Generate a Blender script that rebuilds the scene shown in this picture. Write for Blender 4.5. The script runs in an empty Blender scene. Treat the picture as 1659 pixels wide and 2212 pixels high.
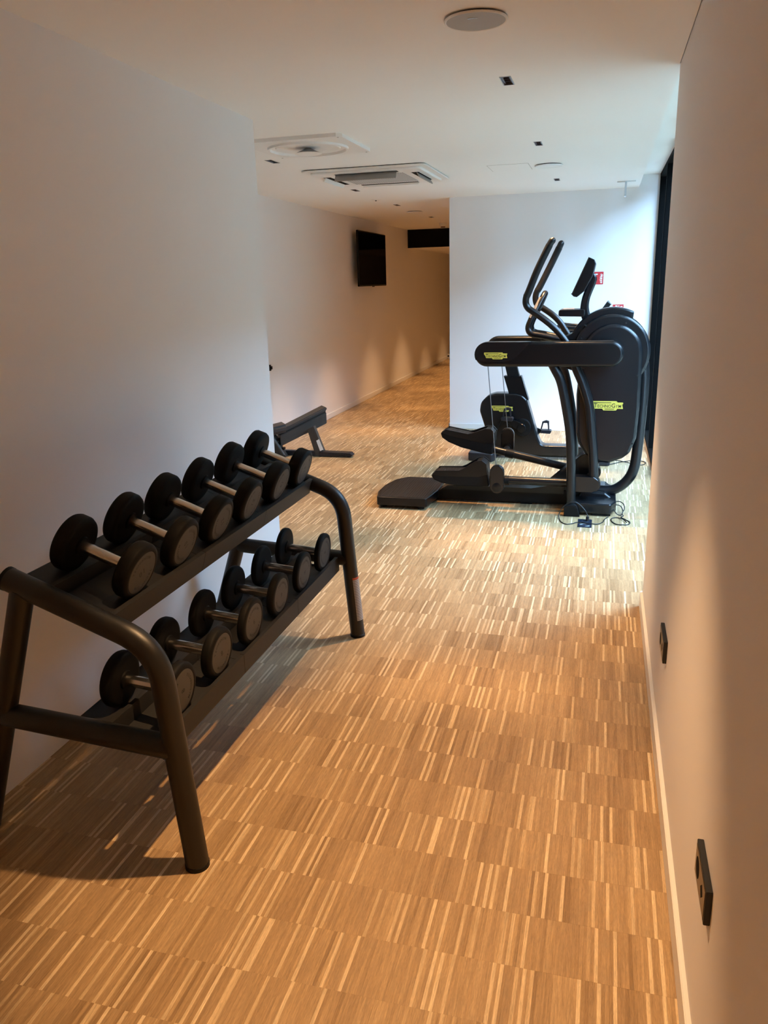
import bpy, bmesh, math, random
from mathutils import Vector, Matrix

# ------------------------------------------------------------------ camera
S = bpy.context.scene
COL = S.collection
RX = (0.9644856, 0.0496077, -0.2594350)      # room axes expressed in the camera's frame (right, down, forward)
RY = (0.2628616, -0.2766096, 0.9243327)
RZ = (-0.0259081, -0.9597011, -0.2798259)
cd = bpy.data.cameras.new('camera')
cam = bpy.data.objects.new('camera', cd)
COL.objects.link(cam)
M4 = Matrix.Identity(4)
for i, r in enumerate((RX, RY, RZ)):
    M4[i][0], M4[i][1], M4[i][2] = r[0], -r[1], -r[2]
M4[2][3] = 1.55
cam.matrix_world = M4
cd.sensor_fit = 'VERTICAL'
cd.sensor_height = 36
cd.lens = 1695.2 * 36 / 2212
cd.clip_start = 0.02
S.camera = cam

# ------------------------------------------------------------------ light and exposure
WARM = (1.0, 0.585, 0.275)
DAY = (0.41, 0.655, 1.0)
SKY_STRENGTH = 33.0
SPOT_W = 228.0
S.view_settings.view_transform = 'Standard'
S.view_settings.look = 'None'
S.view_settings.gamma = 1
S.view_settings.use_curve_mapping = False
S.view_settings.exposure = 0.12
w = bpy.data.worlds.new('sky')
S.world = w
w.use_nodes = True
bgn = w.node_tree.nodes['Background']
bgn.inputs[0].default_value = (*DAY, 1)
bgn.inputs[1].default_value = SKY_STRENGTH
S.cycles.max_bounces = 10
S.cycles.diffuse_bounces = 6
S.cycles.glossy_bounces = 4
S.cycles.transparent_max_bounces = 12
S.cycles.caustics_reflective = False
S.cycles.caustics_refractive = False
S.cycles.sample_clamp_indirect = 8
S.cycles.use_denoising = True

def area_portal(name, loc, rot, sx, sy):
    l = bpy.data.lights.new(name, 'AREA')
    l.shape = 'RECTANGLE'; l.size = sx; l.size_y = sy
    l.cycles.is_portal = True
    o = bpy.data.objects.new(name, l); o.location = loc; o.rotation_euler = rot
    COL.objects.link(o)
area_portal('window_daylight', (0.62, 6.08, 1.24), (0, math.pi / 2, 0), 2.44, 4.66)

# ------------------------------------------------------------------ mesh helpers
rnd = random.Random(7)
ORG = {}

def new(): return bmesh.new()

def tag(o, label=None, cat=None, group=None, kind=None):
    if label: o['label'] = label
    if cat: o['category'] = cat
    if group: o['group'] = group
    if kind: o['kind'] = kind
    return o

def thing(name, label, cat, loc, group=None):
    o = bpy.data.objects.new(name, None)
    o.empty_display_size = 0.1
    o.location = loc
    COL.objects.link(o)
    ORG[o.name] = Vector(loc)
    return tag(o, label, cat, group)

def obj(name, bm, m, parent=None, sm=38, org=None, local=False):
    """links a bmesh as ONE mesh object; vertices come in room coordinates unless local"""
    bmesh.ops.remove_doubles(bm, verts=bm.verts, dist=1e-6)
    bmesh.ops.recalc_face_normals(bm, faces=bm.faces)
    if parent is not None:
        org = ORG[parent.name]
    elif org is None:
        xs = [v.co for v in bm.verts]
        org = Vector(((min(v.x for v in xs) + max(v.x for v in xs)) / 2, (min(v.y for v in xs) + max(v.y for v in xs)) / 2, min(v.z for v in xs)))
    org = Vector(org)
    if not local:
        bmesh.ops.translate(bm, verts=bm.verts, vec=-org)
    me = bpy.data.meshes.new(name)
    bm.to_mesh(me); bm.free()
    me.materials.append(m)
    if sm:
        me.polygons.foreach_set('use_smooth', [True] * len(me.polygons))
        me.set_sharp_from_angle(angle=math.radians(sm))
    o = bpy.data.objects.new(name, me)
    COL.objects.link(o)
    if sm and len(me.polygons) > 12:
        wn = o.modifiers.new('weighted_normals', 'WEIGHTED_NORMAL'); wn.keep_sharp = True
    if parent is not None:
        o.parent = parent
    else:
        o.location = org
    ORG[o.name] = org
    return o

def struct(name, bm, m, sm=0, parent=None):
    o = obj(name, bm, m, parent, sm=sm)
    if parent is None: o['kind'] = 'structure'
    return o

def box(bm, x0, x1, y0, y1, z0, z1, bev=0, seg=2, rot=None):
    vs = [bm.verts.new((x, y, z)) for x in (x0, x1) for y in (y0, y1) for z in (z0, z1)]
    fs = [bm.faces.new([vs[i] for i in q]) for q in ((0, 1, 3, 2), (4, 6, 7, 5), (0, 4, 5, 1), (2, 3, 7, 6), (0, 2, 6, 4), (1, 5, 7, 3))]
    if bev:
        es = {e for f in fs for e in f.edges}
        bmesh.ops.bevel(bm, geom=list(es), offset=bev, segments=seg, affect='EDGES', clamp_overlap=True)
    return vs

def MBX(x0, x1, y0, y1, z0, z1, bev=0):
    b = new(); box(b, x0, x1, y0, y1, z0, z1, bev); return b

AX = {'y': lambda p, t: (p[0], t, p[1]), 'x': lambda p, t: (t, p[0], p[1]), 'z': lambda p, t: (p[0], p[1], t)}

def prism(bm, pts, ax, a, b, bev=0, seg=2, xf=None):
    """extrudes the outline pts along ax from a to b, rims rounded by bev"""
    f = AX[ax]
    if bev and len(pts) >= 24:            # smooth outline: the rounded rim is laid out ring by ring
        n = len(pts); P = [Vector(p) for p in pts]
        area = sum(P[i].x * P[(i + 1) % n].y - P[(i + 1) % n].x * P[i].y for i in range(n))
        sg = 1 if area > 0 else -1; IN = []
        for i in range(n):
            d0 = (P[i] - P[i - 1]).normalized(); d1 = (P[(i + 1) % n] - P[i]).normalized()
            n0, n1 = Vector((-d0.y, d0.x)) * sg, Vector((-d1.y, d1.x)) * sg
            m = n0 + n1
            m = m.normalized() if m.length > 1e-6 else n0
            IN.append(m / max(.5, m.dot(n0)))
        sd = 1 if b > a else -1
        rings = []
        for k in range(seg + 1):
            t = math.pi / 2 * k / seg
            rings.append([bm.verts.new(f(P[i] + IN[i] * bev * (1 - math.sin(t)), a + sd * bev * (1 - math.cos(t)))) for i in range(n)])
        for k in range(seg, -1, -1):
            t = math.pi / 2 * k / seg
            rings.append([bm.verts.new(f(P[i] + IN[i] * bev * (1 - math.sin(t)), b - sd * bev * (1 - math.cos(t)))) for i in range(n)])
        bm.faces.new(rings[0]); bm.faces.new(rings[-1][::-1])
        for r0, r1 in zip(rings, rings[1:]):
            for i in range(n):
                bm.faces.new((r0[i], r1[i], r1[(i + 1) % n], r0[(i + 1) % n]))
        return bm
    A = [bm.verts.new(f(p, a)) for p in pts]
    B = [bm.verts.new(f(p, b)) for p in pts]
    n = len(pts)
    fa = bm.faces.new(A); fb = bm.faces.new(B[::-1])
    for i in range(n):
        bm.faces.new((A[i], B[i], B[(i + 1) % n], A[(i + 1) % n]))
    if bev:
        es = list(fa.edges) + list(fb.edges)
        bmesh.ops.bevel(bm, geom=es, offset=bev, segments=seg, affect='EDGES', clamp_overlap=True)
    return bm

def PR(pts, ax, a, b, bev=0, seg=2): return prism(new(), pts, ax, a, b, bev, seg)

def fil(pts, r, n=5, closed=True):
    """rounds the corners of a polyline (2-D or 3-D)"""
    P = [Vector(p) for p in pts]; out = []; N = len(P)
    for i in range(N):
        if not closed and i in (0, N - 1):
            out.append(P[i]); continue
        a, b, c = P[i - 1], P[i], P[(i + 1) % N]
        u, v = a - b, c - b
        lu, lv = u.length, v.length
        u.normalize(); v.normalize()
        ang = math.acos(max(-1, min(1, u.dot(v))))
        rr = r[i] if isinstance(r, (list, tuple)) else r
        if rr <= 0 or ang > 3.1:
            out.append(b); continue
        t = min(rr / math.tan(ang / 2), lu * .49, lv * .49)
        p, q = b + u * t, b + v * t
        for k in range(n + 1):
            s = k / n
            out.append(p * (1 - s) ** 2 + b * 2 * s * (1 - s) + q * s * s)
    return [tuple(o) for o in out]

def cat(pts, k=6, closed=False):
    """Catmull-Rom curve through the points"""
    P = [Vector(p) for p in pts]; n = len(P); out = []
    for i in range(n if closed else n - 1):
        g = lambda j: P[j % n] if closed else P[max(0, min(n - 1, j))]
        a, b, c, d = g(i - 1), g(i), g(i + 1), g(i + 2)
        for s in range(k):
            t = s / k
            out.append(0.5 * ((2 * b) + (c - a) * t + (2 * a - 5 * b + 4 * c - d) * t * t + (3 * b - a - 3 * c + d) * t ** 3))
    if not closed: out.append(P[-1])
    return [tuple(o) for o in out]

def tube(bm, path, r, n=14, dome=False, closed=False):
    P = [Vector(p) for p in path]
    R = list(r) if isinstance(r, (list, tuple)) else [r] * len(P)
    T = []
    for i in range(len(P)):
        a = P[i - 1] if (i or closed) else P[0]
        b = P[(i + 1) % len(P)] if (i < len(P) - 1 or closed) else P[-1]
        T.append((b - a).normalized())
    if dome:      # rounded ends
        for side in (0, 1):
            p, t, q = (P[0], -T[0], R[0]) if side == 0 else (P[-1], T[-1], R[-1])
            ext = [(p + t * q * math.sin(k), q * max(.03, math.cos(k))) for k in (.5, 1.0, 1.35, 1.54)]
            if side == 0:
                ext = ext[::-1]; P = [e[0] for e in ext] + P; R = [e[1] for e in ext] + R; T = [-t] * 4 + T
            else:
                P = P + [e[0] for e in ext]; R = R + [e[1] for e in ext]; T = T + [t] * 4
    u = T[0].orthogonal().normalized()
    rings = []
    for i in range(len(P)):
        u = (u - T[i] * u.dot(T[i])).normalized()
        v = T[i].cross(u)
        rings.append([bm.verts.new(P[i] + (u * math.cos(2 * math.pi * k / n) + v * math.sin(2 * math.pi * k / n)) * R[i]) for k in range(n)])
    m = len(rings)
    for i in range(m if closed else m - 1):
        A, B = rings[i], rings[(i + 1) % m]
        for k in range(n):
            bm.faces.new((A[k], A[(k + 1) % n], B[(k + 1) % n], B[k]))
    if not closed:
        bm.faces.new(rings[0][::-1]); bm.faces.new(rings[-1])
    return bm

def TU(path, r, n=14, dome=False): return tube(new(), path, r, n, dome)

def lathe(bm, prof, c, ax='z', n=32, close=False):
    """prof: (radius, height) pairs turned about ax through c"""
    c = Vector(c); rings = []
    for r, h in prof:
        ring = []
        for k in range(n):
            a = 2 * math.pi * k / n
            ca, sa = r * math.cos(a), r * math.sin(a)
            ring.append(bm.verts.new(c + Vector({'z': (ca, sa, h), 'x': (h, ca, sa), 'y': (ca, h, sa)}[ax])))
        rings.append(ring)
    for i in range(len(rings) - 1):
        for k in range(n):
            q = (rings[i][k], rings[i][(k + 1) % n], rings[i + 1][(k + 1) % n], rings[i + 1][k])
            bm.faces.new(q)
    if not close:
        for ring in (rings[0], rings[-1]):
            if len({tuple(v.co) for v in ring}) > 2: bm.faces.new(ring)
    return bm

def sheet(bm, pts, th, ax, a, b):
    """bent sheet metal: an open polyline given the thickness th and extruded"""
    P = [Vector(p) for p in pts]; L = []; Rr = []
    for i, p in enumerate(P):
        d = Vector((0, 0))
        if i: d += (p - P[i - 1]).normalized()
        if i < len(P) - 1: d += (P[i + 1] - p).normalized()
        d.normalize(); nrm = Vector((-d.y, d.x))
        L.append(tuple(p + nrm * th / 2)); Rr.append(tuple(p - nrm * th / 2))
    return prism(bm, L + Rr[::-1], ax, a, b)

GL = {}
def glyph(ch):
    if ch not in GL:
        cu = bpy.data.curves.new('glyph', 'FONT')
        cu.body = ch; cu.size = 1; cu.extrude = 0.02; cu.resolution_u = 2; cu.offset = .006; cu.align_x = 'CENTER'
        o = bpy.data.objects.new('glyph', cu); COL.objects.link(o)
        dg = bpy.context.evaluated_depsgraph_get()
        me = bpy.data.meshes.new_from_object(o.evaluated_get(dg))
        V = [v.co.copy() for v in me.vertices]; F = [tuple(p.vertices) for p in me.polygons]
        wd = (max(v.x for v in V) - min(v.x for v in V)) if V else .3
        GL[ch] = (V, F, wd)
        bpy.data.objects.remove(o); bpy.data.curves.remove(cu); bpy.data.meshes.remove(me)
    return GL[ch]

def put_glyph(bm, ch, fn):
    V, F, wd = glyph(ch)
    vs = [bm.verts.new(fn(v)) for v in V]
    for f in F:
        try: bm.faces.new([vs[i] for i in f])
        except ValueError: pass

# ------------------------------------------------------------------ materials
def nodes(name):
    m = bpy.data.materials.new(name); m.use_nodes = True
    nt = m.node_tree
    return m, nt, nt.nodes['Principled BSDF']

def N(nt, t, **kw):
    n = nt.nodes.new(t)
    for k, v in kw.items():
        if k in n.inputs: n.inputs[k].default_value = v
        else: setattr(n, k, v)
    return n

def pbr(name, col, rough=.5, metal=0, var=.05, vs=18, bump=0, bs=300, spec=.5, coat=0):
    m, nt, b = nodes(name)
    b.inputs['Roughness'].default_value = rough
    b.inputs['Metallic'].default_value = metal
    b.inputs['Specular IOR Level'].default_value = spec
    b.inputs['Coat Weight'].default_value = coat
    tc = N(nt, 'ShaderNodeTexCoord')
    nz = N(nt, 'ShaderNodeTexNoise', Scale=vs, Detail=4)
    nt.links.new(tc.outputs['Object'], nz.inputs['Vector'])
    mx = N(nt, 'ShaderNodeMix', data_type='RGBA')
    mx.inputs[6].default_value = (*[c * (1 - var) for c in col], 1)
    mx.inputs[7].default_value = (*[min(1, c * (1 + var)) for c in col], 1)
    nt.links.new(nz.outputs['Fac'], mx.inputs[0])
    nt.links.new(mx.outputs[2], b.inputs['Base Color'])
    if bump:
        n2 = N(nt, 'ShaderNodeTexNoise', Scale=bs, Detail=2)
        nt.links.new(tc.outputs['Object'], n2.inputs['Vector'])
        bp = N(nt, 'ShaderNodeBump', Strength=bump, Distance=.001)
        nt.links.new(n2.outputs['Fac'], bp.inputs['Height'])
        nt.links.new(bp.outputs['Normal'], b.inputs['Normal'])
    return m

WALL = pbr('wall_paint', (.81, .80, .805), .75, var=.012, vs=3, bump=.12, bs=220, spec=.3)
CEIL = pbr('ceiling_paint', (.88, .88, .87), .85, var=.01, vs=2, spec=.2)
WHITE = pbr('white_plastic', (.82, .82, .81), .4, var=.01)
SKIRT = pbr('skirting_paint', (.78, .77, .76), .45, var=.01)
BLACKW = pbr('black_paint', (.004, .004, .004), .8, var=.1, spec=.1)
BLKMET = pbr('black_window_metal', (.003, .003, .003), .8, var=.1, spec=.05)
RACKM = pbr('rack_powder_coat', (.0085, .008, .0075), .40, var=.06, bump=.15, bs=700)
TRAYM = pbr('tray_powder_coat', (.017, .017, .0175), .55, var=.06, bump=.15, bs=600, spec=.35)
RUBBER = pbr('black_rubber', (.0035, .0034, .0034), .65, var=.15, bump=.2, bs=500, spec=.18)
FACEM = pbr('dumbbell_face', (.058, .055, .051), .55, var=.05, spec=.3)
LETTER = pbr('engraved_lettering', (.0015, .0014, .0013), .6, var=.03)
CHROME = pbr('chrome', (.66, .64, .60), .22, metal=1, var=.02)
MACH = pbr('machine_black', (.0032, .0036, .0044), .30, var=.06, bump=.08, bs=900, spec=.38)
MACHG = pbr('machine_grey', (.0042, .0050, .0066), .27, var=.05, bump=.05, bs=900, spec=.5)
MACHD = pbr('machine_dark', (.004, .004, .0045), .5, var=.08, spec=.25)
TUBEM = pbr('machine_tube', (.006, .006, .007), .30, var=.05, spec=.45)
GRIP = pbr('handle_grip', (.008, .008, .009), .5, var=.05, bump=.3, bs=900, spec=.3)
GLASSY = pbr('dark_screen', (.003, .003, .003), .10, var=.02, spec=.2)
STEEL = pbr('steel_cable', (.26, .28, .31), .4, metal=1, var=.05)
SENSOR = pbr('hand_sensor', (.36, .34, .32), .35, metal=.6, var=.03)
YELLOW = pbr('logo_yellow', (.64, .54, .08), .5, var=.03)
BLACKT = pbr('logo_black', (.006, .006, .005), .5, var=.02)
RED = pbr('sign_red', (.55, .025, .03), .45, var=.02)
SIGNW = pbr('sign_white', (.85, .85, .85), .5, var=.01)
CORD = pbr('power_cord', (.008, .008, .009), .45, var=.03)
NAVY = pbr('outlet_navy', (.012, .016, .030), .35, var=.05)
OUTF = pbr('socket_face', (.10, .075, .05), .3, metal=.7, var=.03)
OUTD = pbr('socket_black', (.010, .010, .010), .5, var=.03)
LEATHER = pbr('bench_upholstery', (.040, .039, .041), .5, var=.08, bump=.3, bs=250)
BENCHM = pbr('bench_frame', (.045, .041, .037), .5, var=.05)
NAVYB = pbr('bench_foot', (.010, .011, .017), .45, var=.05)
DUSTY = pbr('grille_grey', (.40, .42, .43), .6, var=.03)
SHADEG = pbr('shade_and_joint_grey', (.30, .285, .27), .6, var=.03)  # painted shade on flaps and cone; plain grey for screws and joint
PAVE = pbr('courtyard_paving', (.36, .30, .22), .9, var=.15, vs=4)
FACADE = pbr('courtyard_render', (.02, .02, .02), .9, var=.1, vs=2)
DARKCELL = pbr('lamp_cell', (.035, .016, .008), .35, var=.05)
CHROMED = pbr('lamp_trim', (.35, .37, .38), .3, metal=1, var=.02)

def emit(name, col, st):
    m, nt, b = nodes(name)
    b.inputs['Base Color'].default_value = (*col, 1)
    b.inputs['Emission Color'].default_value = (*col, 1)
    b.inputs['Emission Strength'].default_value = st
    return m
LENS = emit('lamp_lens', (1, .6, .3), .6)

def glass_mat():
    m, nt, b = nodes('window_glass')
    tr = N(nt, 'ShaderNodeBsdfTransparent'); tr.inputs[0].default_value = (.93, .97, .96, 1)
    gl = N(nt, 'ShaderNodeBsdfGlossy', Roughness=.02)
    lw = N(nt, 'ShaderNodeLayerWeight', Blend=.5)
    pw = N(nt, 'ShaderNodeMath', operation='POWER'); pw.inputs[1].default_value = 5
    nt.links.new(lw.outputs['Facing'], pw.inputs[0])
    fr = N(nt, 'ShaderNodeMapRange'); fr.inputs['To Min'].default_value = .04; fr.inputs['To Max'].default_value = .9
    nt.links.new(pw.outputs[0], fr.inputs[0])
    mx = N(nt, 'ShaderNodeMixShader')
    nt.links.new(fr.outputs[0], mx.inputs[0]); nt.links.new(tr.outputs[0], mx.inputs[1]); nt.links.new(gl.outputs[0], mx.inputs[2])
    nt.links.new(mx.outputs[0], nt.nodes['Material Output'].inputs['Surface'])
    return m
GLASS = glass_mat()
def tv_mat():
    m, nt, b = nodes('television_glass')
    df = N(nt, 'ShaderNodeBsdfDiffuse'); df.inputs[0].default_value = (.0015, .0014, .0014, 1)
    gl = N(nt, 'ShaderNodeBsdfGlossy', Roughness=.06)
    mx = N(nt, 'ShaderNodeMixShader'); mx.inputs[0].default_value = .03
    nt.links.new(df.outputs[0], mx.inputs[1]); nt.links.new(gl.outputs[0], mx.inputs[2])
    nt.links.new(mx.outputs[0], nt.nodes['Material Output'].inputs['Surface'])
    return m
TVGLASS = tv_mat()

def label_mat():
    """white sticker with red head band and grey print lines"""
    m, nt, b = nodes('warning_sticker'); b.inputs['Roughness'].default_value = .5
    tc = N(nt, 'ShaderNodeTexCoord'); sp = N(nt, 'ShaderNodeSeparateXYZ')
    nt.links.new(tc.outputs['Generated'], sp.inputs[0])
    sn = N(nt, 'ShaderNodeMath', operation='MULTIPLY'); sn.inputs[1].default_value = 170
    nt.links.new(sp.outputs['Z'], sn.inputs[0])
    si = N(nt, 'ShaderNodeMath', operation='SINE'); nt.links.new(sn.outputs[0], si.inputs[0])
    r = N(nt, 'ShaderNodeValToRGB'); r.color_ramp.elements[0].color = (.16, .15, .14, 1); r.color_ramp.elements[1].color = (.50, .48, .46, 1)
    r.color_ramp.elements[0].position = .1; r.color_ramp.elements[1].position = .6
    nt.links.new(si.outputs[0], r.inputs[0])
    gt = N(nt, 'ShaderNodeMath', operation='GREATER_THAN'); gt.inputs[1].default_value = .955
    nt.links.new(sp.outputs['Z'], gt.inputs[0])
    mx = N(nt, 'ShaderNodeMix', data_type='RGBA'); mx.inputs[7].default_value = (.45, .07, .03, 1)
    nt.links.new(gt.outputs[0], mx.inputs[0]); nt.links.new(r.outputs[0], mx.inputs[6]); nt.links.new(mx.outputs[2], b.inputs['Base Color'])
    return m
STICKER = label_mat()

def grille_mat():
    m, nt, b = nodes('perforated_grille'); b.inputs['Roughness'].default_value = .6
    tc = N(nt, 'ShaderNodeTexCoord')
    vo = N(nt, 'ShaderNodeTexVoronoi', Scale=55, Randomness=0)
    nt.links.new(tc.outputs['Object'], vo.inputs['Vector'])
    r = N(nt, 'ShaderNodeValToRGB'); r.color_ramp.elements[0].color = (.12, .12, .12, 1); r.color_ramp.elements[1].color = (.62, .64, .65, 1)
    r.color_ramp.elements[0].position = .30; r.color_ramp.elements[1].position = .36
    nt.links.new(vo.outputs['Distance'], r.inputs[0]); nt.links.new(r.outputs[0], b.inputs['Base Color'])
    return m
GRILLE = grille_mat()

def rib_mat(name, col, dirn, scale, rough=.5):
    m, nt, b = nodes(name); b.inputs['Roughness'].default_value = rough; b.inputs['Base Color'].default_value = (*col, 1)
    b.inputs['Specular IOR Level'].default_value = .3
    tc = N(nt, 'ShaderNodeTexCoord'); wv = N(nt, 'ShaderNodeTexWave', Scale=scale, bands_direction=dirn)
    nt.links.new(tc.outputs['Object'], wv.inputs['Vector'])
    bp = N(nt, 'ShaderNodeBump', Strength=.5, Distance=.002)
    nt.links.new(wv.outputs['Fac'], bp.inputs['Height']); nt.links.new(bp.outputs[0], b.inputs['Normal'])
    return m
STEPPAD = rib_mat('step_rubber', (.011, .009, .008), 'X', 18, .5)

def oak(name, mode):
    """oiled oak strips; mode 'attr' reads the tone of each strip from the mesh, 'obj' from the object, 'slab' draws strips far away"""
    m, nt, b = nodes(name)
    L = nt.links
    geo = N(nt, 'ShaderNodeNewGeometry')
    if mode == 'attr':
        at = N(nt, 'ShaderNodeAttribute', attribute_name='tone', attribute_type='GEOMETRY'); tone = at.outputs['Fac']
    elif mode == 'obj':
        at = N(nt, 'ShaderNodeAttribute', attribute_name='tone', attribute_type='OBJECT'); tone = at.outputs['Fac']
    else:
        mp = N(nt, 'ShaderNodeMapping'); mp.inputs['Scale'].default_value = (113.6, 6.13, 1)
        L.new(geo.outputs['Position'], mp.inputs['Vector'])
        fl = N(nt, 'ShaderNodeVectorMath', operation='FLOOR'); L.new(mp.outputs[0], fl.inputs[0])
        wn = N(nt, 'ShaderNodeTexWhiteNoise', noise_dimensions='3D'); L.new(fl.outputs[0], wn.inputs['Vector']); tone = wn.outputs['Value']
    ramp = N(nt, 'ShaderNodeValToRGB')
    cr = ramp.color_ramp
    cols = [(0, (0.306, 0.194, 0.093)), (0.25, (0.393, 0.259, 0.131)), (0.55, (0.444, 0.298, 0.152)), (0.8, (0.49, 0.338, 0.177)), (0.86, (0.602, 0.439, 0.247)), (1, (0.755, 0.593, 0.368))]
    cr.elements[0].position, cr.elements[0].color = cols[0][0], (*cols[0][1], 1)
    cr.elements[1].position, cr.elements[1].color = cols[-1][0], (*cols[-1][1], 1)
    for p, c in cols[1:-1]:
        e = cr.elements.new(p); e.color = (*c, 1)
    L.new(tone, ramp.inputs[0])
    # grain along the strip, shifted per strip by its tone
    cm = N(nt, 'ShaderNodeCombineXYZ')
    tm = N(nt, 'ShaderNodeMath', operation='MULTIPLY'); tm.inputs[1].default_value = 97.0
    L.new(tone, tm.inputs[0]); L.new(tm.outputs[0], cm.inputs['Z'])
    mp2 = N(nt, 'ShaderNodeMapping'); mp2.inputs['Scale'].default_value = (210, 9, 1)
    L.new(geo.outputs['Position'], mp2.inputs['Vector'])
    ad = N(nt, 'ShaderNodeVectorMath', operation='ADD'); L.new(mp2.outputs[0], ad.inputs[0]); L.new(cm.outputs[0], ad.inputs[1])
    nz = N(nt, 'ShaderNodeTexNoise', Scale=1.0, Detail=5, Roughness=.6, Distortion=.6); L.new(ad.outputs[0], nz.inputs['Vector'])
    mr = N(nt, 'ShaderNodeMapRange'); mr.inputs['From Min'].default_value = .3; mr.inputs['From Max'].default_value = .7
    mr.inputs['To Min'].default_value = .78; mr.inputs['To Max'].default_value = 1.20
    L.new(nz.outputs['Fac'], mr.inputs[0])
    mp3 = N(nt, 'ShaderNodeMapping'); mp3.inputs['Scale'].default_value = (420, 34, 1); mp3.inputs['Rotation'].default_value = (0, 0, .06)
    L.new(geo.outputs['Position'], mp3.inputs['Vector'])
    ad3 = N(nt, 'ShaderNodeVectorMath', operation='ADD'); L.new(mp3.outputs[0], ad3.inputs[0]); L.new(cm.outputs[0], ad3.inputs[1])
    nz3 = N(nt, 'ShaderNodeTexNoise', Scale=1.0, Detail=3, Distortion=1.6); L.new(ad3.outputs[0], nz3.inputs['Vector'])
    mr3 = N(nt, 'ShaderNodeMapRange'); mr3.inputs['From Min'].default_value = .32; mr3.inputs['From Max'].default_value = .62
    mr3.inputs['To Min'].default_value = .78; mr3.inputs['To Max'].default_value = 1.05
    L.new(nz3.outputs['Fac'], mr3.inputs[0])
    mm = N(nt, 'ShaderNodeMath', operation='MULTIPLY'); L.new(mr.outputs[0], mm.inputs[0]); L.new(mr3.outputs[0], mm.inputs[1])
    mu = N(nt, 'ShaderNodeVectorMath', operation='SCALE'); L.new(ramp.outputs[0], mu.inputs[0]); L.new(mm.outputs[0], mu.inputs['Scale'])
    L.new(mu.outputs[0], b.inputs['Base Color'])
    b.inputs['Roughness'].default_value = .40
    b.inputs['Specular IOR Level'].default_value = .42
    r2 = N(nt, 'ShaderNodeMapRange'); r2.inputs['To Min'].default_value = .34; r2.inputs['To Max'].default_value = .48
    L.new(nz.outputs['Fac'], r2.inputs[0]); L.new(r2.outputs[0], b.inputs['Roughness'])
    return m
OAK_A, OAK_O, OAK_S = oak('oak_strips', 'attr'), oak('oak_single_strip', 'obj'), oak('oak_floor_base', 'slab')

# ------------------------------------------------------------------ the setting
XL, XR, YL, YR, XT, YB, XC, HC = -1.7845, .2424, 4.08, 3.745, -3.15, 8.42, -1.585, 2.3674
XW = .44          # window line
HR = 2.478        # raised ceiling along the window
YE = 20.0         # end of the far passage

b = new()
box(b, XL - .05, XR + .05, -2.2, YR + .02, -.06, -.0004)
box(b, XL - .05, XW + .2, YR + .02, YL, -.06, -.0004)
box(b, XT - .05, XW + .2, YL, YB + .02, -.06, -.0004)
box(b, XT - .05, XC + .05, YB + .02, YE + .1, -.06, -.0004)
floor = struct('floor', b, OAK_S)

P_ROW, W_ST = .163, .0088
def zones(y):
    if y < YR: return (XL, XR)
    if y < YL: return (XL, XW)
    if y < YB: return (XT, XW)
    return (XT, XC)

pale = [False]
def tone_of(blk):
    t = rnd.random()
    pale[0] = t < (.05 if pale[0] else .17)      # pale sapwood strips seldom lie side by side
    if pale[0]: return .84 + .16 * rnd.random()
    return max(0, min(.80, blk + rnd.gauss(0, .15)))

def to_cam(x, y, z):
    q = [RX[i] * x + RY[i] * y + RZ[i] * (z - 1.55) for i in range(3)]
    if q[2] < .1: return None
    return 829.5 + 1695.2 * q[0] / q[2], 1106 + 1695.2 * q[1] / q[2]

strips = []
k = math.floor(-.6 / P_ROW)
while .0233 + k * P_ROW < 15.0:
    y0 = .0233 + k * P_ROW; y1 = y0 + P_ROW; k += 1
    xa, xb = zones((y0 + y1) / 2)
    x = xa - rnd.random() * W_ST
    blk = .45; left = 0
    while x < xb - .002:
        if left <= 0: blk = rnd.uniform(.15, .65); left = rnd.randint(5, 16)
        left -= 1
        x0, x1 = max(x, xa), min(x + W_ST, xb)
        if x1 - x0 > .0015: strips.append((x0, x1, y0, y1, tone_of(blk)))
        x += W_ST

def seen_area(s):
    c = [to_cam(s[i], s[j], 0) for i, j in ((0, 2), (1, 2), (1, 3), (0, 3))]
    if None in c: return 0
    mx, my = sum(p[0] for p in c) / 4, sum(p[1] for p in c) / 4
    if not (20 < mx < 1640 and 40 < my < 2190): return 0
    if s[1] - s[0] < W_ST * .98: return 0
    return abs(sum(c[i][0] * c[(i + 1) % 4][1] - c[(i + 1) % 4][0] * c[i][1] for i in range(4))) / 2
order = sorted(range(len(strips)), key=lambda i: -seen_area(strips[i]))[:300]
single = set(order)

G = .00009
def strip_verts(x0, x1, y0, y1, z):
    a = G / 2; c = G
    return [(x0 + a, y0 + a, -.0004), (x1 - a, y0 + a, -.0004), (x1 - a, y1 - a, -.0004), (x0 + a, y1 - a, -.0004),
            (x0 + c, y0 + c, z), (x1 - c, y0 + c, z), (x1 - c, y1 - c, z), (x0 + c, y1 - c, z)]
SF = [(4, 5, 6, 7), (0, 1, 5, 4), (1, 2, 6, 5), (2, 3, 7, 6), (3, 0, 4, 7)]
V, F, T = [], [], []
for i, s in enumerate(strips):
    if i in single: continue
    n0 = len(V)
    V += strip_verts(*s[:4], rnd.uniform(-.00003, .00002))
    F += [tuple(n0 + q for q in f) for f in SF]
    T += [s[4]] * 8
me = bpy.data.meshes.new('parquet_strips'); me.from_pydata(V, [], F)
at = me.attributes.new('tone', 'FLOAT', 'POINT'); at.data.foreach_set('value', T)
me.materials.append(OAK_A)
o = bpy.data.objects.new('parquet_strips', me); COL.objects.link(o); o.parent = floor
o.location = -Vector(ORG[floor.name]); o['kind'] = 'stuff'
me1 = bpy.data.meshes.new('parquet_strip'); me1.from_pydata(strip_verts(-W_ST / 2, W_ST / 2, -P_ROW / 2, P_ROW / 2, 0), [], SF); me1.materials.append(OAK_O)
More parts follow.
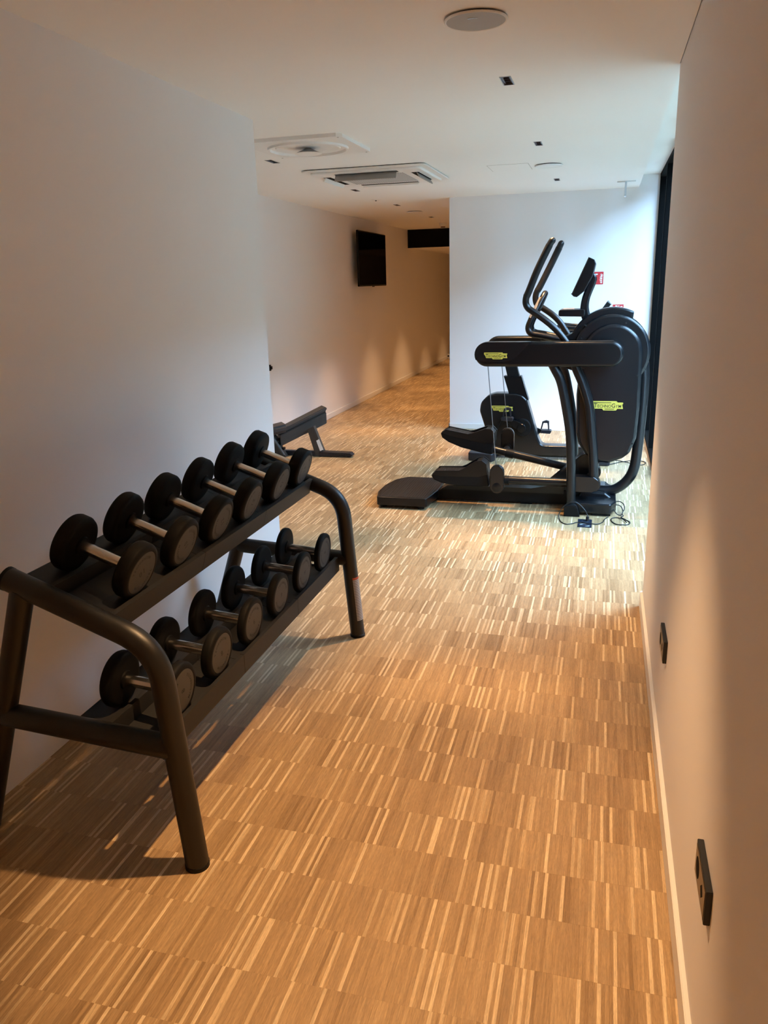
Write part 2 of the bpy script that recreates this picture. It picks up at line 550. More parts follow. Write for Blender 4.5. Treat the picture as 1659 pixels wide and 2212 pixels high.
for i in order:
    s = strips[i]
    o = bpy.data.objects.new('parquet_strip', me1); COL.objects.link(o); o.parent = floor
    o.location = Vector(((s[0] + s[1]) / 2, (s[2] + s[3]) / 2, 0)) - ORG[floor.name]
    o['tone'] = float(s[4])

# walls
struct('wall_left', MBX(XT - .15, XL, -2.2, YL, 0, 2.7), WALL)
struct('wall_right', MBX(XR, .62, -2.2, YR, 0, 2.7), WALL)
struct('wall_rear', MBX(XL - .1, XR + .1, -2.35, -2.2, 0, 2.7), WALL)
struct('wall_television', MBX(XT - .15, XT, YL, YE, 0, 2.7), WALL)
struct('wall_back', MBX(XC, .9, YB, YE, 0, 2.7), WALL)
struct('wall_end', MBX(XT - .15, .9, YE, YE + .15, 0, 2.7), WALL)

# lamps, ventilation and other openings in the ceiling: (x, y, half width, half length)
LAMPS = [(-.455, -.05), (-.455, 1.85), (-.455, 3.752), (-.459, 5.455), (-.459, 7.43),
         (-2.247, 5.42), (-2.249, 7.34), (-2.262, 8.92), (-2.270, 10.77), (-2.270, 12.55)]
LW, LL = .024, .078
DIFF = (-1.790, 4.895, .31)
holes = [(x - LW, x + LW, y - LL, y + LL) for x, y in LAMPS] + [(DIFF[0] - .25, DIFF[0] + .25, DIFF[1] - .25, DIFF[1] + .25)]

def slab(bm, x0, x1, y0, y1, z, hs):
    hs = [h for h in hs if h[0] < x1 and h[1] > x0 and h[2] < y1 and h[3] > y0]
    xs = sorted({x0, x1, *[h[0] for h in hs], *[h[1] for h in hs]})
    ys = sorted({y0, y1, *[h[2] for h in hs], *[h[3] for h in hs]})
    vv = {}
    g = lambda x, y: vv.setdefault((x, y), bm.verts.new((x, y, z)))
    for i in range(len(xs) - 1):
        for j in range(len(ys) - 1):
            cx, cy = (xs[i] + xs[i + 1]) / 2, (ys[j] + ys[j + 1]) / 2
            if any(h[0] < cx < h[1] and h[2] < cy < h[3] for h in hs): continue
            bm.faces.new((g(xs[i], ys[j]), g(xs[i], ys[j + 1]), g(xs[i + 1], ys[j + 1]), g(xs[i + 1], ys[j])))
b = new()
XS = .252                                   # edge of the lowered ceiling
slab(b, XL - .05, XS - .012, -2.25, YL, HC, holes)
slab(b, XT - .05, XS - .012, YL, YB + .02, HC, holes)
slab(b, XT - .05, XC + .05, YB + .02, 13.1, HC, holes)
box(b, XS - .012, XS, YR - .02, YB + .02, HC, HR + .05)          # side of the drop along the window
box(b, XS - .02, .70, YR - .02, YB + .02, HR, HR + .04)          # raised strip over the window
box(b, XT - .2, .62, -2.4, YE + .2, 2.62, 2.70)                  # deck above
struct('ceiling', b, CEIL)
b = new(); box(b, XT - .02, XC + .02, 13.1, YE, 2.087, 2.36)
struct('trim_1', b, CEIL)                                        # bulkhead of the far passage
b = new(); box(b, XT, XC, 13.085, 13.10, 2.087, HC)
struct('trim_2', b, BLACKW)                                      # its black front

# skirting boards
def skirt(name, x0, x1, y0, y1, h):
    struct(name, MBX(x0, x1, y0, y1, 0, h, .0025), SKIRT, sm=30)
skirt('baseboard_right', XR - .013, XR + .001, -2.19, YR + .006, .080)
skirt('baseboard_right_end', XR - .013, XW, YR - .002, YR + .011, .080)
skirt('baseboard_back', XC - .012, XW - .01, YB - .013, YB + .001, .058)
skirt('baseboard_passage', XC - .012, XC + .001, YB - .013, 19.9, .058)
skirt('baseboard_television', XT - .001, XT + .013, YL + .02, 19.9, .062)

# glazed wall on to the courtyard
fw = thing('window_1', None, None, (XW + .06, 6.08, 0)); fw['kind'] = 'structure'
ys = [YR + .03 + (YB - YR - .06) * i / 5 for i in range(6)]
for y in ys:
    obj('window_frame', MBX(XW, XW + .13, y - .03, y + .03, .04, HR, .004), BLKMET, fw, sm=30)
obj('window_frame', MBX(XW, XW + .13, YR, YB, 0, .04), BLKMET, fw)
obj('window_frame', MBX(XW, XW + .13, YR, YB, HR - .035, HR + .02), BLKMET, fw)
for i in range(5):
    obj('window_pane', MBX(XW + .07, XW + .078, ys[i] + .03, ys[i + 1] - .03, .04, HR - .035), GLASS, fw)
struct('ground', MBX(XW + .13, 7.6, -6, 20, -.08, -.02), PAVE)
struct('wall_courtyard', MBX(6.0, 6.3, -6, 20, -.02, 4.8), FACADE)
struct('wall_facade_above', MBX(.62, .68, -2.4, YE + .2, 2.70, 7.0), FACADE)
struct('wall_facade_near', MBX(.62, .68, -2.4, YR - .02, -.02, 2.70), FACADE)
struct('wall_sky_blocker', MBX(.68, 6.0, 9.4, 9.7, -.02, 7.0), FACADE)  # unseen wall, added to hold back slanting sky light

# ------------------------------------------------------------------ ceiling fittings
lamp_words = ['behind the photographer', 'above the dumbbell rack aisle', 'nearest in view, just past the round speaker',
              'second of the window row', 'third of the window row, by the far round speaker',
              'beside the round air diffuser', 'just past the air conditioning cassette',
              'first of the warm passage row', 'second of the warm passage row', 'hidden deep in the warm passage']
for i, (x, y) in enumerate(LAMPS):
    t = thing('downlight', 'slim recessed blade downlight, ' + lamp_words[i], 'ceiling light', (x, y, HC), 'recessed blade downlights')
    b = new()
    for x0, x1, y0, y1 in ((x - LW, x - LW + .004, y - LL, y + LL), (x + LW - .004, x + LW, y - LL, y + LL), (x - LW, x + LW, y - LL, y - LL + .004), (x - LW, x + LW, y + LL - .004, y + LL)):
        box(b, x0, x1, y0, y1, HC - .0015, HC + .045)
    obj('trim_ring', b, CHROMED, t, sm=0)
    b = new(); box(b, x - LW, x + LW, y - LL, y + LL, HC + .045, HC + .05)
    for j in range(1, 4):
        yy = y - LL + 2 * LL * j / 4
        box(b, x - LW + .004, x + LW - .004, yy - .002, yy + .002, HC + .006, HC + .045)
    box(b, x - LW + .004, x - LW + .011, y - LL, y + LL, HC + .004, HC + .045); box(b, x + LW - .011, x + LW - .004, y - LL, y + LL, HC + .004, HC + .045)
    obj('baffle', b, DARKCELL, t, sm=0)
    for j in range(4):
        yy = y - LL + 2 * LL * (j + .5) / 4
        lb = lathe(new(), [(.001, HC + .040), (.008, HC + .040), (.008, HC + .045)], (x, yy, 0), 'z', 10)
        obj('lens', lb, LENS, t)
    l = bpy.data.lights.new('downlight_beam', 'SPOT')
    l.energy = SPOT_W * (1.0 if x > -1 else .72); l.color = WARM; l.spot_size = math.radians(60); l.spot_blend = .6; l.shadow_soft_size = .022
    lo = bpy.data.objects.new('downlight_beam', l); lo.location = (0, 0, -.004); COL.objects.link(lo); lo.parent = t
for y in (14.3, 16.0):   # two more lamps under the bulkhead, out of sight behind the back wall
    t = thing('downlight', 'slim recessed blade downlight under the passage bulkhead, ' + ('first' if y < 15 else 'last') + ' one', 'ceiling light', (-2.27, y, 2.087), 'recessed blade downlights')
    obj('trim_ring', MBX(-2.27 - LW, -2.27 + LW, y - LL, y + LL, 2.082, 2.0875), CHROMED, t, sm=0)
    l = bpy.data.lights.new('downlight_beam', 'SPOT')
    l.energy = SPOT_W * .5; l.color = WARM; l.spot_size = math.radians(60); l.spot_blend = .6; l.shadow_soft_size = .022
    lo = bpy.data.objects.new('downlight_beam', l); lo.location = (0, 0, -.010); COL.objects.link(lo); lo.parent = t

def speaker(x, y, r, label, drop=.012):
    t = thing('ceiling_speaker', label, 'speaker', (x, y, HC - drop), 'round ceiling speakers')
    obj('rim', lathe(new(), [(r * .93, HC - drop + .001), (r * .965, HC - drop - .0005), (r, HC - drop + .003), (r, HC - drop + .006), (r * .93, HC - drop + .006)], (x, y, 0), 'z', 56, True), WHITE, t, sm=50)
    obj('grille', lathe(new(), [(.002, HC - drop + .0012), (r * .94, HC - drop + .0012), (r * .94, HC - drop + .005), (.002, HC - drop + .005)], (x, y, 0), 'z', 56), DUSTY if r > .098 and y < 4 else WHITE, t)
    obj('driver_body', lathe(new(), [(r * .86, HC - drop + .005), (r * .86, HC + .001), (.002, HC + .001)], (x, y, 0), 'z', 40), MACHD, t)
    return t
t = speaker(-.452, 2.872, .103, 'large round ceiling speaker nearest in view, with pale grille')
obj('badge', MBX(-.472, -.440, 2.829, 2.833, HC - .0125, HC - .0105), CHROME, t, sm=0)
speaker(-.461, 6.455, .103, 'round ceiling speaker beside the ceiling hatch')
speaker(-2.271, 9.81, .100, 'round ceiling speaker in the warm passage')

# square swirl diffuser
dx, dy, dh = DIFF
t = thing('air_diffuser', 'square white ceiling air diffuser with round swirl cone', 'air vent', (dx, dy, HC))
b = new(); n = 64
zf, zb = HC - .020, HC
ring = []; sq = []
for k in range(n):
    a = 2 * math.pi * (k + .5) / n
    c, s = math.cos(a), math.sin(a); m = dh / max(abs(c), abs(s))
    ring.append([b.verts.new((dx + .235 * c, dy + .235 * s, z)) for z in (zf, zb)]); sq.append([b.verts.new((dx + m * c, dy + m * s, z)) for z in (zf, zb)])
for k in range(n):
    j = (k + 1) % n
    b.faces.new((ring[k][0], ring[j][0], sq[j][0], sq[k][0])); b.faces.new((sq[k][0], sq[j][0], sq[j][1], sq[k][1]))
    b.faces.new((ring[k][1], sq[k][1], sq[j][1], ring[j][1])); b.faces.new((ring[k][0], ring[k][1], ring[j][1], ring[j][0]))
obj('face_plate', b, WHITE, t, sm=30)
obj('swirl_ring', lathe(new(), [(.247, zf + .001), (.243, zf - .012), (.232, zf - .013), (.224, zf + .006), (.205, zf + .010), (.194, zf - .004), (.182, zf - .006), (.12, zf + .006), (.001, zf + .012)], (dx, dy, 0), 'z', 64), WHITE, t, sm=30)
obj('centre_cone', lathe(new(), [(.006, zf + .012), (.012, zf + .004), (.030, zf - .008), (.082, zf - .030)], (dx, dy, 0), 'z', 40, True), SHADEG, t, sm=60)  # grey puts the cone's shade into its colour
obj('cone_cap', lathe(new(), [(.082, zf - .030), (.070, zf - .034), (.001, zf - .036)], (dx, dy, 0), 'z', 40, True), WHITE, t, sm=60)
for sx, sy in ((-1, -1), (1, -1), (1, 1), (-1, 1)):
    obj('screw', lathe(new(), [(.001, zf - .001), (.006, zf - .001), (.006, zf + .001)], (dx + sx * .285, dy + sy * .285, 0), 'z', 8), SHADEG, t)

# air conditioning cassette
ax0, ax1, ay0, ay1 = -2.235, -1.285, 5.905, 6.855
acx, acy = (ax0 + ax1) / 2, (ay0 + ay1) / 2
t = thing('ceiling_cassette', 'white square air conditioning cassette with open flaps in the ceiling', 'air conditioner', (acx, acy, HC))
sqr = lambda h, r: fil([(acx - h, acy - h), (acx + h, acy - h), (acx + h, acy + h), (acx - h, acy + h)], r, 6)
obj('panel', PR(sqr(.475, .05), 'z', HC - .016, HC - .005, .004), WHITE, t, sm=40)
obj('shadow_gap', PR(sqr(.462, .05), 'z', HC - .006, HC), BLACKW, t, sm=40)  # black spacer, painted in as the shadow line behind the panel
obj('centre_frame', PR(sqr(.425, .06), 'z', HC - .032, HC - .011, .010, 3), WHITE, t, sm=45)
obj('intake_grille', MBX(acx - .26, acx + .26, acy - .26, acy + .26, HC - .035, HC - .030), GRILLE, t, sm=0)
for sx, sy in ((0, -1), (0, 1), (-1, 0), (1, 0)):
    d = .345
    cx, cy = acx + sx * d, acy + sy * d
    hx, hy = (.24, .028) if sy else (.028, .24)
    obj('outlet_slot', MBX(cx - hx, cx + hx, cy - hy, cy + hy, HC - .0335, HC - .031), BLACKW, t, sm=0)
    b = new()
    k_ = {(0, -1): 1.0, (0, 1): .30, (-1, 0): .55, (1, 0): .70}[(sx, sy)]
    q = [(-.004, 0), (.004, 0), (-.026 * k_, -.050 * k_), (-.026 * k_ - .008, -.046 * k_)]     # flap section: outwards, down
    if sy: prism(b, [(cy + sy * (.012 - p[0] - .0), HC - .032 + p[1]) for p in q], 'x', cx - .235, cx + .235)
    else: prism(b, [(cx + sx * (.012 - p[0]), HC - .032 + p[1]) for p in q], 'y', cy - .235, cy + .235)
    obj('flap', b, SHADEG if (sx, sy) in ((0, -1), (1, 0)) else WHITE, t, sm=0)  # shaded flaps painted grey, the lit ones left white

# small fittings
b = new()
hx0, hx1, hy0, hy1 = -.905, -.600, 6.30, 6.66
t = thing('ceiling_hatch', 'flush white access hatch in the ceiling beside a round speaker', 'hatch', ((hx0 + hx1) / 2, (hy0 + hy1) / 2, HC))
obj('hatch_panel', MBX(hx0 + .003, hx1 - .003, hy0 + .003, hy1 - .003, HC - .0012, HC), CEIL, t, sm=0)
for x0, x1, y0, y1 in ((hx0, hx0 + .003, hy0, hy1), (hx1 - .003, hx1, hy0, hy1), (hx0, hx1, hy1 - .003, hy1), (hx0, hx1, hy0, hy0 + .003)):
    box(b, x0, x1, y0, y1, HC - .0006, HC)
obj('joint', b, SHADEG, t, sm=0)
t = thing('exit_light', 'small ceiling light with clear hanging plate near the back wall', 'exit light', (.12, 7.86, HC))
obj('plate', MBX(.045, .205, 7.83, 7.89, HC - .008, HC, .002), WHITE, t)
obj('hanging_plate', MBX(.112, .128, 7.80, 7.92, HC - .128, HC - .008, .002), pbr('clear_acrylic', (.62, .66, .70), .15, var=.01), t)
t = thing('sprinkler', 'small white sprinkler rose past the air conditioning cassette', 'sprinkler', (-2.304, 8.22, HC))
obj('rose', lathe(new(), [(.001, HC - .010), (.035, HC - .008), (.055, HC)], (-2.304, 8.22, 0), 'z', 24), WHITE, t)
obj('nozzle', lathe(new(), [(.001, HC - .016), (.009, HC - .015), (.009, HC - .009)], (-2.304, 8.22, 0), 'z', 12), MACHD, t)
t = thing('smoke_detector', 'white smoke detector on the passage ceiling before the black bulkhead', 'smoke detector', (-2.346, 11.96, HC))
obj('housing', lathe(new(), [(.001, HC - .050), (.040, HC - .048), (.055, HC - .028), (.062, HC)], (-2.346, 11.96, 0), 'z', 24), WHITE, t, sm=50)
obj('sensor_cap', lathe(new(), [(.001, HC - .062), (.034, HC - .060), (.034, HC - .048)], (-2.346, 11.96, 0), 'z', 16), pbr('detector_cap', (.10, .05, .03), .5), t)

# ------------------------------------------------------------------ dumbbell rack
YN, YF = 1.620, 3.146
t = thing('dumbbell_rack', 'black two-tier tube frame dumbbell rack against the near wall', 'rack', (-1.38, (YN + YF) / 2, 0))
for y in (YN, YF):
    path = fil([(-1.023, y, 0), (-1.0735, y, .662), (-1.500, y, .820)], .16, 10, closed=False)
    ft = obj('front_tube', TU(path, .0325, 20), RACKM, t, sm=60)
    obj('foot_cap', lathe(new(), [(.001, 0), (.034, 0), (.034, .012), (.030, .016)], (-1.024, y, 0), 'z', 20), MACHD, ft)
    obj('end_cap', TU([(-1.497, y, .8189), (-1.506, y, .8222)], .0335, 20), MACHD, ft)
    rl = obj('rear_leg', TU([(-1.725, y, 0), (-1.458, y, .795)], .0325, 20), RACKM, t, sm=60)
    obj('foot_cap', lathe(new(), [(.001, 0), (.034, 0), (.034, .012), (.030, .016)], (-1.725, y, 0), 'z', 20), MACHD, rl)
    obj('crossbar', TU([(-1.597, y, .404), (-1.056, y, .371)], .0335, 20), RACKM, t, sm=60)
    if y == YF:   # curved instruction sticker on the far leg
        b = new(); ring = []
        for z in (.085, .29):
            cx = -1.023 - .0763 * z
            ring.append([b.verts.new((cx + .0332 * math.cos(a), y + .0332 * math.sin(a), z)) for a in [math.radians(-62 + 78 * q / 8) for q in range(9)]])
        for q in range(8): b.faces.new((ring[0][q], ring[0][q + 1], ring[1][q + 1], ring[1][q]))
        tag(obj('warning_sticker', b, STICKER, ft), 'white instruction sticker with a red head band')

def tier(fx, fz, deg):
    """frame of a sloping shelf: s runs backwards along the slope, n up from where the heads rest"""
    c, s_ = math.cos(math.radians(deg)), math.sin(math.radians(deg))
    R = .0850
    return lambda s, n: (fx - s * c + (n - R) * s_, fz + s * s_ + (n - R) * c)
TIERS = {'upper': (tier(-1.193, .802, 20.0), 20.0, -1.193, .802), 'lower': (tier(-1.106, .450, 4.5), 4.5, -1.106, .450)}
y_in0, y_in1 = YN + .0335, YF - .0335
ML = (y_in1 - y_in0) / 3
for nm, (fr, deg, fx, fz) in TIERS.items():
    k_ = 0 if nm == 'upper' else .019      # the lighter heads below are thinner
    for i in range(3):
        a, c = y_in0 + i * ML + (.001 if i else -.018), y_in0 + (i + 1) * ML - (.001 if i < 2 else -.018)
        b = new()
        sheet(b, [fr(*p) for p in ((.066, -.014), (.056, .000), (.000, .000), (-.005, .020), (-.017, .021), (-.021, -.044), (-.012, -.046))], .0035, 'y', a, c)
        obj('front_rail', b, TRAYM, t, sm=25)
        b = new()
        sheet(b, [fr(*p) for p in ((.288, -.014), (.268, .006), (.252, .000), (.190 - k_, .000), (.186 - k_, .018), (.174 - k_, .019), (.169 - k_, -.030), (.084, -.036))], .0035, 'y', a, c)
        obj('rear_rail', b, TRAYM, t, sm=25)
        b = new()     # strap joining the rails in the middle of each module
        ym = (a + c) / 2
        prism(b, [fr(*p) for p in ((.26, -.004), (.26, -.010), (.16, -.040), (.02, -.046), (-.012, -.046), (-.012, -.040), (.02, -.036), (.16, -.034))], 'y', ym - .02, ym + .02)
        obj('cross_strap', b, TRAYM, t, sm=0)

# ------------------------------------------------------------------ dumbbells
def brand_arc(bm, rad, x, size, a0, flip=False):
    word = 'TECHNOGYM'
    step = size * .86 / rad
    for i, ch in enumerate(word):
        a = a0 - (i - 4) * step
        def fn(v, a=a):
            u, h = v.x * size * 1.15, v.y * size + rad - size * .35
            # letters stand outwards along angle a on the outer face, seen from +x
            yy = h * math.cos(a) + u * math.sin(a); zz = h * math.sin(a) - u * math.cos(a)
            return (x + v.z * .012, yy, zz)
        put_glyph(bm, ch, fn)

def make_dumbbell(name, kg, tk):
    """axis along X, origin in the middle of the handle"""
    R, LH = .083, .150
    root = bpy.data.objects.new('dumbbell', None); COL.objects.link(root); ORG[root.name] = Vector((0, 0, 0)); root.empty_display_size = .05
    obj('handle', lathe(new(), [(.0165, -LH / 2 - .004), (.0172, -.03), (.0178, 0), (.0172, .03), (.0165, LH / 2 + .004)], (0, 0, 0), 'x', 20), CHROME, root, sm=60)
    for sgn in (1, -1):
        x0, x1 = LH / 2, LH / 2 + tk
        bv = min(.012, tk * .3)
        prof = [(.0168, x0 - .007), (.026, x0 - .006), (.028, x0 - .001), (R - bv - .004, x0), (R - bv * .35, x0 + bv * .3), (R, x0 + bv), (R, x1 - bv),
                (R - bv * .3, x1 - bv * .35), (R - bv, x1 - .0005), (R * .80, x1), (R * .775, x1 - .0015)]
        h = obj('head', lathe(new(), [(r, sgn * q) for r, q in prof], (0, 0, 0), 'x', 44), RUBBER, root, sm=50)
        obj('face_plate', lathe(new(), [(R * .775, sgn * (x1 - .004)), (R * .77, sgn * (x1 - .0012)), (R * .755, sgn * (x1 - .0004)), (.001, sgn * (x1 - .0004))], (0, 0, 0), 'x', 44), FACEM, h, sm=50)
        b = new()
        brand_arc(b, .047, x1 - .0004, .0125, math.pi / 2)
        brand_arc(b, .047, x1 - .0004, .0125, -math.pi / 2)
        for i, ch in enumerate(str(kg)):
            off = (i - (len(str(kg)) - 1) / 2) * .016
            put_glyph(b, ch, lambda v, off=off: (x1 - .0004 + v.z * .012, v.x * .026 + off, v.y * .026 - .009))
        if sgn < 0: bmesh.ops.rotate(b, verts=b.verts, cent=(0, 0, 0), matrix=Matrix.Rotation(math.pi, 3, 'Z'))
        tag(obj('lettering', b, LETTER, h, sm=0), kind='stuff')
    return root

def dup(src):
    c = src.copy(); COL.objects.link(c)
    for ch in list(src.children):
        d = ch.copy(); COL.objects.link(d); d.parent = c
        for g in list(ch.children):
            e = g.copy(); COL.objects.link(e); e.parent = d
    return c

protos = {}
THICK = {4: .025, 6: .030, 8: .036, 10: .046, 12: .051, 14: .056}
SPOT = {'upper': ['closest to the camera end of the upper shelf', 'second along the upper shelf', 'third along the upper shelf', 'fourth along the upper shelf', 'fifth along the upper shelf', 'at the far end of the upper shelf'],
        'lower': ['behind the bent tube on the lower shelf', 'second along the lower shelf', 'third along the lower shelf', 'fourth along the lower shelf', 'fifth along the lower shelf', 'at the far end of the lower shelf']}
ROLL = {'upper': (205, 128, 118, 70, 250, 100), 'lower': (95, 20, 12, 160, 335, 115)}
for nm, kgs in (('upper', (10, 10, 12, 12, 14, 14)), ('lower', (8, 8, 6, 6, 4, 4))):
    fr, deg, fx, fz = TIERS[nm]
    for i, kg in enumerate(kgs):
        d = dup(protos[kg]) if kg in protos else make_dumbbell('dumbbell', kg, THICK[kg])
        protos.setdefault(kg, d)
        half = .075 + THICK[kg]
        a = math.radians(deg)
        d.location = (fx - half * math.cos(a), y_in0 + (i + .5) * ML / 2 + (.028 if nm == 'upper' and i == 4 else .038 if nm == 'upper' and i == 5 else 0), fz + half * math.sin(a))
        d.rotation_euler = (math.radians(ROLL[nm][i]), a, 0)
        tag(d, '%s kg black round-head dumbbell, %s' % (kg, SPOT[nm][i]), 'dumbbell', 'dumbbells on the %s shelf' % nm)

# ------------------------------------------------------------------ brand plates
def brand_plate(parent, x0, x1, z0, z1, y):
    """yellow plate facing -y with the brand in black; stepped outline"""
    wd, ht = x1 - x0, z1 - z0
    o_ = [(0, 1), (.78, 1), (.83, .86), (.985, .86), (1, .76), (.97, .62), (1, .18), (.82, .18), (.78, 0), (.38, 0), (.34, .18), (.09, .18), (.06, .50), (0, .72)]
    pts = [(x0 + p[0] * wd, z0 + p[1] * ht) for p in o_]
    pl = obj('brand_plate', PR(pts, 'y', y - .0015, y), YELLOW, parent, sm=0)
    b = new()
    X = lambda u: x0 + u * wd
    Z = lambda v: z0 + v * ht
    s1, s2 = ht * .66, ht * .46
    seq = [('T', s1)] + [(c, s2) for c in 'ECHNO'] + [('G', s1), ('Y', s2), ('M', s2)]
    gap = .10 * s2
    need = sum(glyph(c)[2] * sz for c, sz in seq) + gap * 8
    k = (wd * .86) / need
    xc = X(.075)
    for c, sz in seq:
        wv = glyph(c)[2] * sz * k
        mid = xc + wv / 2
        put_glyph(b, c, lambda v, mid=mid, sz=sz, k=k: (mid + v.x * sz * k, y - .0018 + v.z * .01, Z(.30) + v.y * sz))
        xc += wv + gap * k
    box(b, X(.06), X(.62), y - .0022, y - .0014, Z(.80), Z(.86))
    box(b, X(.42), X(.72), y - .0022, y - .0014, Z(.12), Z(.18))
    tag(obj('lettering', b, BLACKT, pl, sm=0), kind='stuff')
    return pl

# ------------------------------------------------------------------ elliptical trainer (long axis along x, centre line y = 5.55)
YC = 5.55
E_ = thing('elliptical_trainer', 'large black elliptical trainer with yellow logo plates beside the window', 'exercise machine', (-.60, YC, 0))
# rear step
pts = fil([(-1.512, 5.205), (-1.545, 5.36), (-1.545, 5.55), (-1.505, 5.74), (-1.43, 5.835), (-1.15, 5.835), (-1.118, 5.72), (-1.118, 5.45), (-1.150, 5.205)], [.02, .1, .1, .1, .03, .03, .1, .1, .02], 5)
st = obj('rear_step', PR(pts, 'z', .024, .086, .007, 3), MACH, E_, sm=40)
ctr = Vector((-1.33, 5.52))
obj('step_pad', PR([tuple(ctr + (Vector(p) - ctr) * .945) for p in pts], 'z', .085, .0875, .001), STEPPAD, st, sm=30)
for x, y in ((-1.48, 5.27), (-1.20, 5.25), (-1.46, 5.75), (-1.18, 5.78)):
    obj('foot', lathe(new(), [(.001, 0), (.025, 0), (.025, .025)], (x, y, 0), 'z', 14), MACHD, st)
# spine between step and base
obj('spine', PR([(-1.14, .012), (-1.14, .066), (-1.07, .096), (-.45, .106), (-.20, .112), (-.06, .112), (-.06, .012)], 'y', 5.49, 5.63, .006), MACHD, E_, sm=40)
obj('spine_cover', PR([(-1.10, .09), (-1.05, .118), (-.95, .126), (-.45, .124), (-.36, .135), (-.28, .165), (-.22, .165), (-.22, .09)], 'y', 5.475, 5.645, .005), MACH, E_, sm=40)
# front base
obj('front_base', PR(fil([(-.135, 5.275), (.100, 5.265), (.135, 5.36), (.135, 5.74), (.100, 5.835), (-.135, 5.825), (-.19, 5.72), (-.19, 5.38)], .02), 'z', .018, .088, .010, 3), MACHG, E_, sm=40)
obj('base_hump', PR(fil([(-.13, .06), (-.10, .125), (.06, .118), (.105, .085), (.115, .06)], .015), 'y', 5.45, 5.80, .012, 3), MACHG, E_, sm=40)
for y in (5.262, 5.838):
    obj('base_shoe', PR(fil([(-.205, 0), (-.205, .07), (-.125, .085), (-.100, 0)], [0, .02, .03, 0]), 'y', y - .03, y + .03, .006), MACHD, E_, sm=40)
obj('base_foot', MBX(-.02, .10, 5.29, 5.33, 0, .02), MACHD, E_)
obj('base_foot', MBX(-.02, .10, 5.77, 5.81, 0, .02), MACHD, E_)
obj('spine_foot', MBX(-.52, -.44, 5.50, 5.62, 0, .014), MACHD, E_)
# uprights
up = [(-.345, 1.06), (-.295, .973), (-.257, .894), (-.219, .733), (-.189, .569), (-.175, .403), (-.168, .233), (-.160, .03)]
for y in (5.30, 5.82):
    obj('upright', TU(cat([(x, y, z) for x, z in up], 5), .030, 18), TUBEM, E_, sm=60)
# front tube sweeping down from the drive housing into the base
obj('front_tube', TU(cat([(.262, YC, 1.0), (.272, YC, .865), (.268, YC, .66), (.258, YC, .42), (.243, YC, .275), (.199, YC, .184), (.120, YC, .122), (.029, YC, .112), (-.08, YC, .112)], 6), .035, 20), TUBEM, E_, sm=60)
obj('diagonal_brace', PR([(-.02, .40), (-.115, .37), (-.335, .165), (-.31, .115), (-.18, .115), (.02, .33)], 'y', 5.49, 5.61, .006), MACH, E_, sm=40)
# rocker tubes and lower joints
rk = [(-.185, 1.03), (-.160, .967), (-.117, .871), (-.071, .726), (-.051, .561), (-.032, .394), (-.018, .20)]
for y in (5.365, 5.735):
    obj('rocker_tube', TU(cat([(x, y, z) for x, z in rk], 5), .031, 18), TUBEM, E_, sm=60)
cap = lambda x0, x1, z0, z1, n=10: [(x0 + (z1 - z0) / 2 + (z1 - z0) / 2 * math.cos(math.pi / 2 + math.pi * k / n), (z0 + z1) / 2 + (z1 - z0) / 2 * math.sin(math.pi / 2 + math.pi * k / n)) for k in range(n + 1)] + \
    [(x1 - (z1 - z0) / 2 + (z1 - z0) / 2 * math.cos(-math.pi / 2 + math.pi * k / n), (z0 + z1) / 2 + (z1 - z0) / 2 * math.sin(-math.pi / 2 + math.pi * k / n)) for k in range(n + 1)]
obj('lower_joint', PR(cap(-.20, .026, .152, .256), 'y', 5.325, 5.415, .008, 3), MACHG, E_, sm=40)
obj('lower_joint', PR(cap(-.20, .026, .152, .256), 'y', 5.685, 5.775, .008, 3), MACHG, E_, sm=40)
# drive housing
C0, A0 = (.050, 1.075), 1.0
wheel = [(C0[0] + .246 * math.cos(math.radians(a)), C0[1] + .246 * math.sin(math.radians(a))) for a in range(165, -41, -7)]
dh_ = obj('drive_housing', PR(wheel + [(.225, .905), (.0, .90), (-.12, .96)], 'y', 5.435, 5.665, .020, 4), MACHG, E_, sm=45)
ap = [(.057 + .188 * math.cos(math.radians(a)), 1.072 + .188 * math.sin(math.radians(a))) for a in range(180, -1, -6)]
panel = ap + fil([(.247, .95), (.248, .85), (.249, .724), (.240, .515), (.205, .415), (.16, .375), (.067, .338), (.0, .346), (-.081, .393), (-.133, .468), (-.150, .54), (-.160, .80), (-.150, .95), (-.135, 1.02)], .06, 4, closed=False)
obj('housing_panel', PR(panel, 'y', 5.398, 5.702, .024, 5), MACHG, E_, sm=45)
crest = [(C0[0] + r * math.cos(math.radians(a)), C0[1] + r * math.sin(math.radians(a))) for r, rng in ((.286, range(158, 58, -5)), (.235, range(58, 159, 5))) for a in rng]
obj('housing_crest', PR(crest, 'y', 5.475, 5.625, .012, 3), MACHG, E_, sm=40)
obj('crest_neck', PR(fil([(-.42, 1.15), (-.40, 1.175), (-.26, 1.172), (-.205, 1.20), (-.12, 1.27), (-.10, 1.15)], .02), 'y', 5.46, 5.64, .01), MACH, E_, sm=40)
for x, z, y in ((-.143, 1.168, 5.434), (-.117, 1.248, 5.434), (.133, 1.262, 5.434), (.272, .968, 5.434), (-.128, .475, 5.397), (.215, .480, 5.397), (.222, .93, 5.397)):
    obj('screw', lathe(new(), [(.001, y), (.006, y), (.006, y + .004)], (x, 0, z), 'y', 10), BLACKT, dh_)
bp_ = brand_plate(E_, -.058, .144, .700, .762, 5.398)
obj('axle', lathe(new(), [(.06, 5.28), (.06, 5.82)], (.045, 0, 1.078), 'y', 24), MACHD, E_)
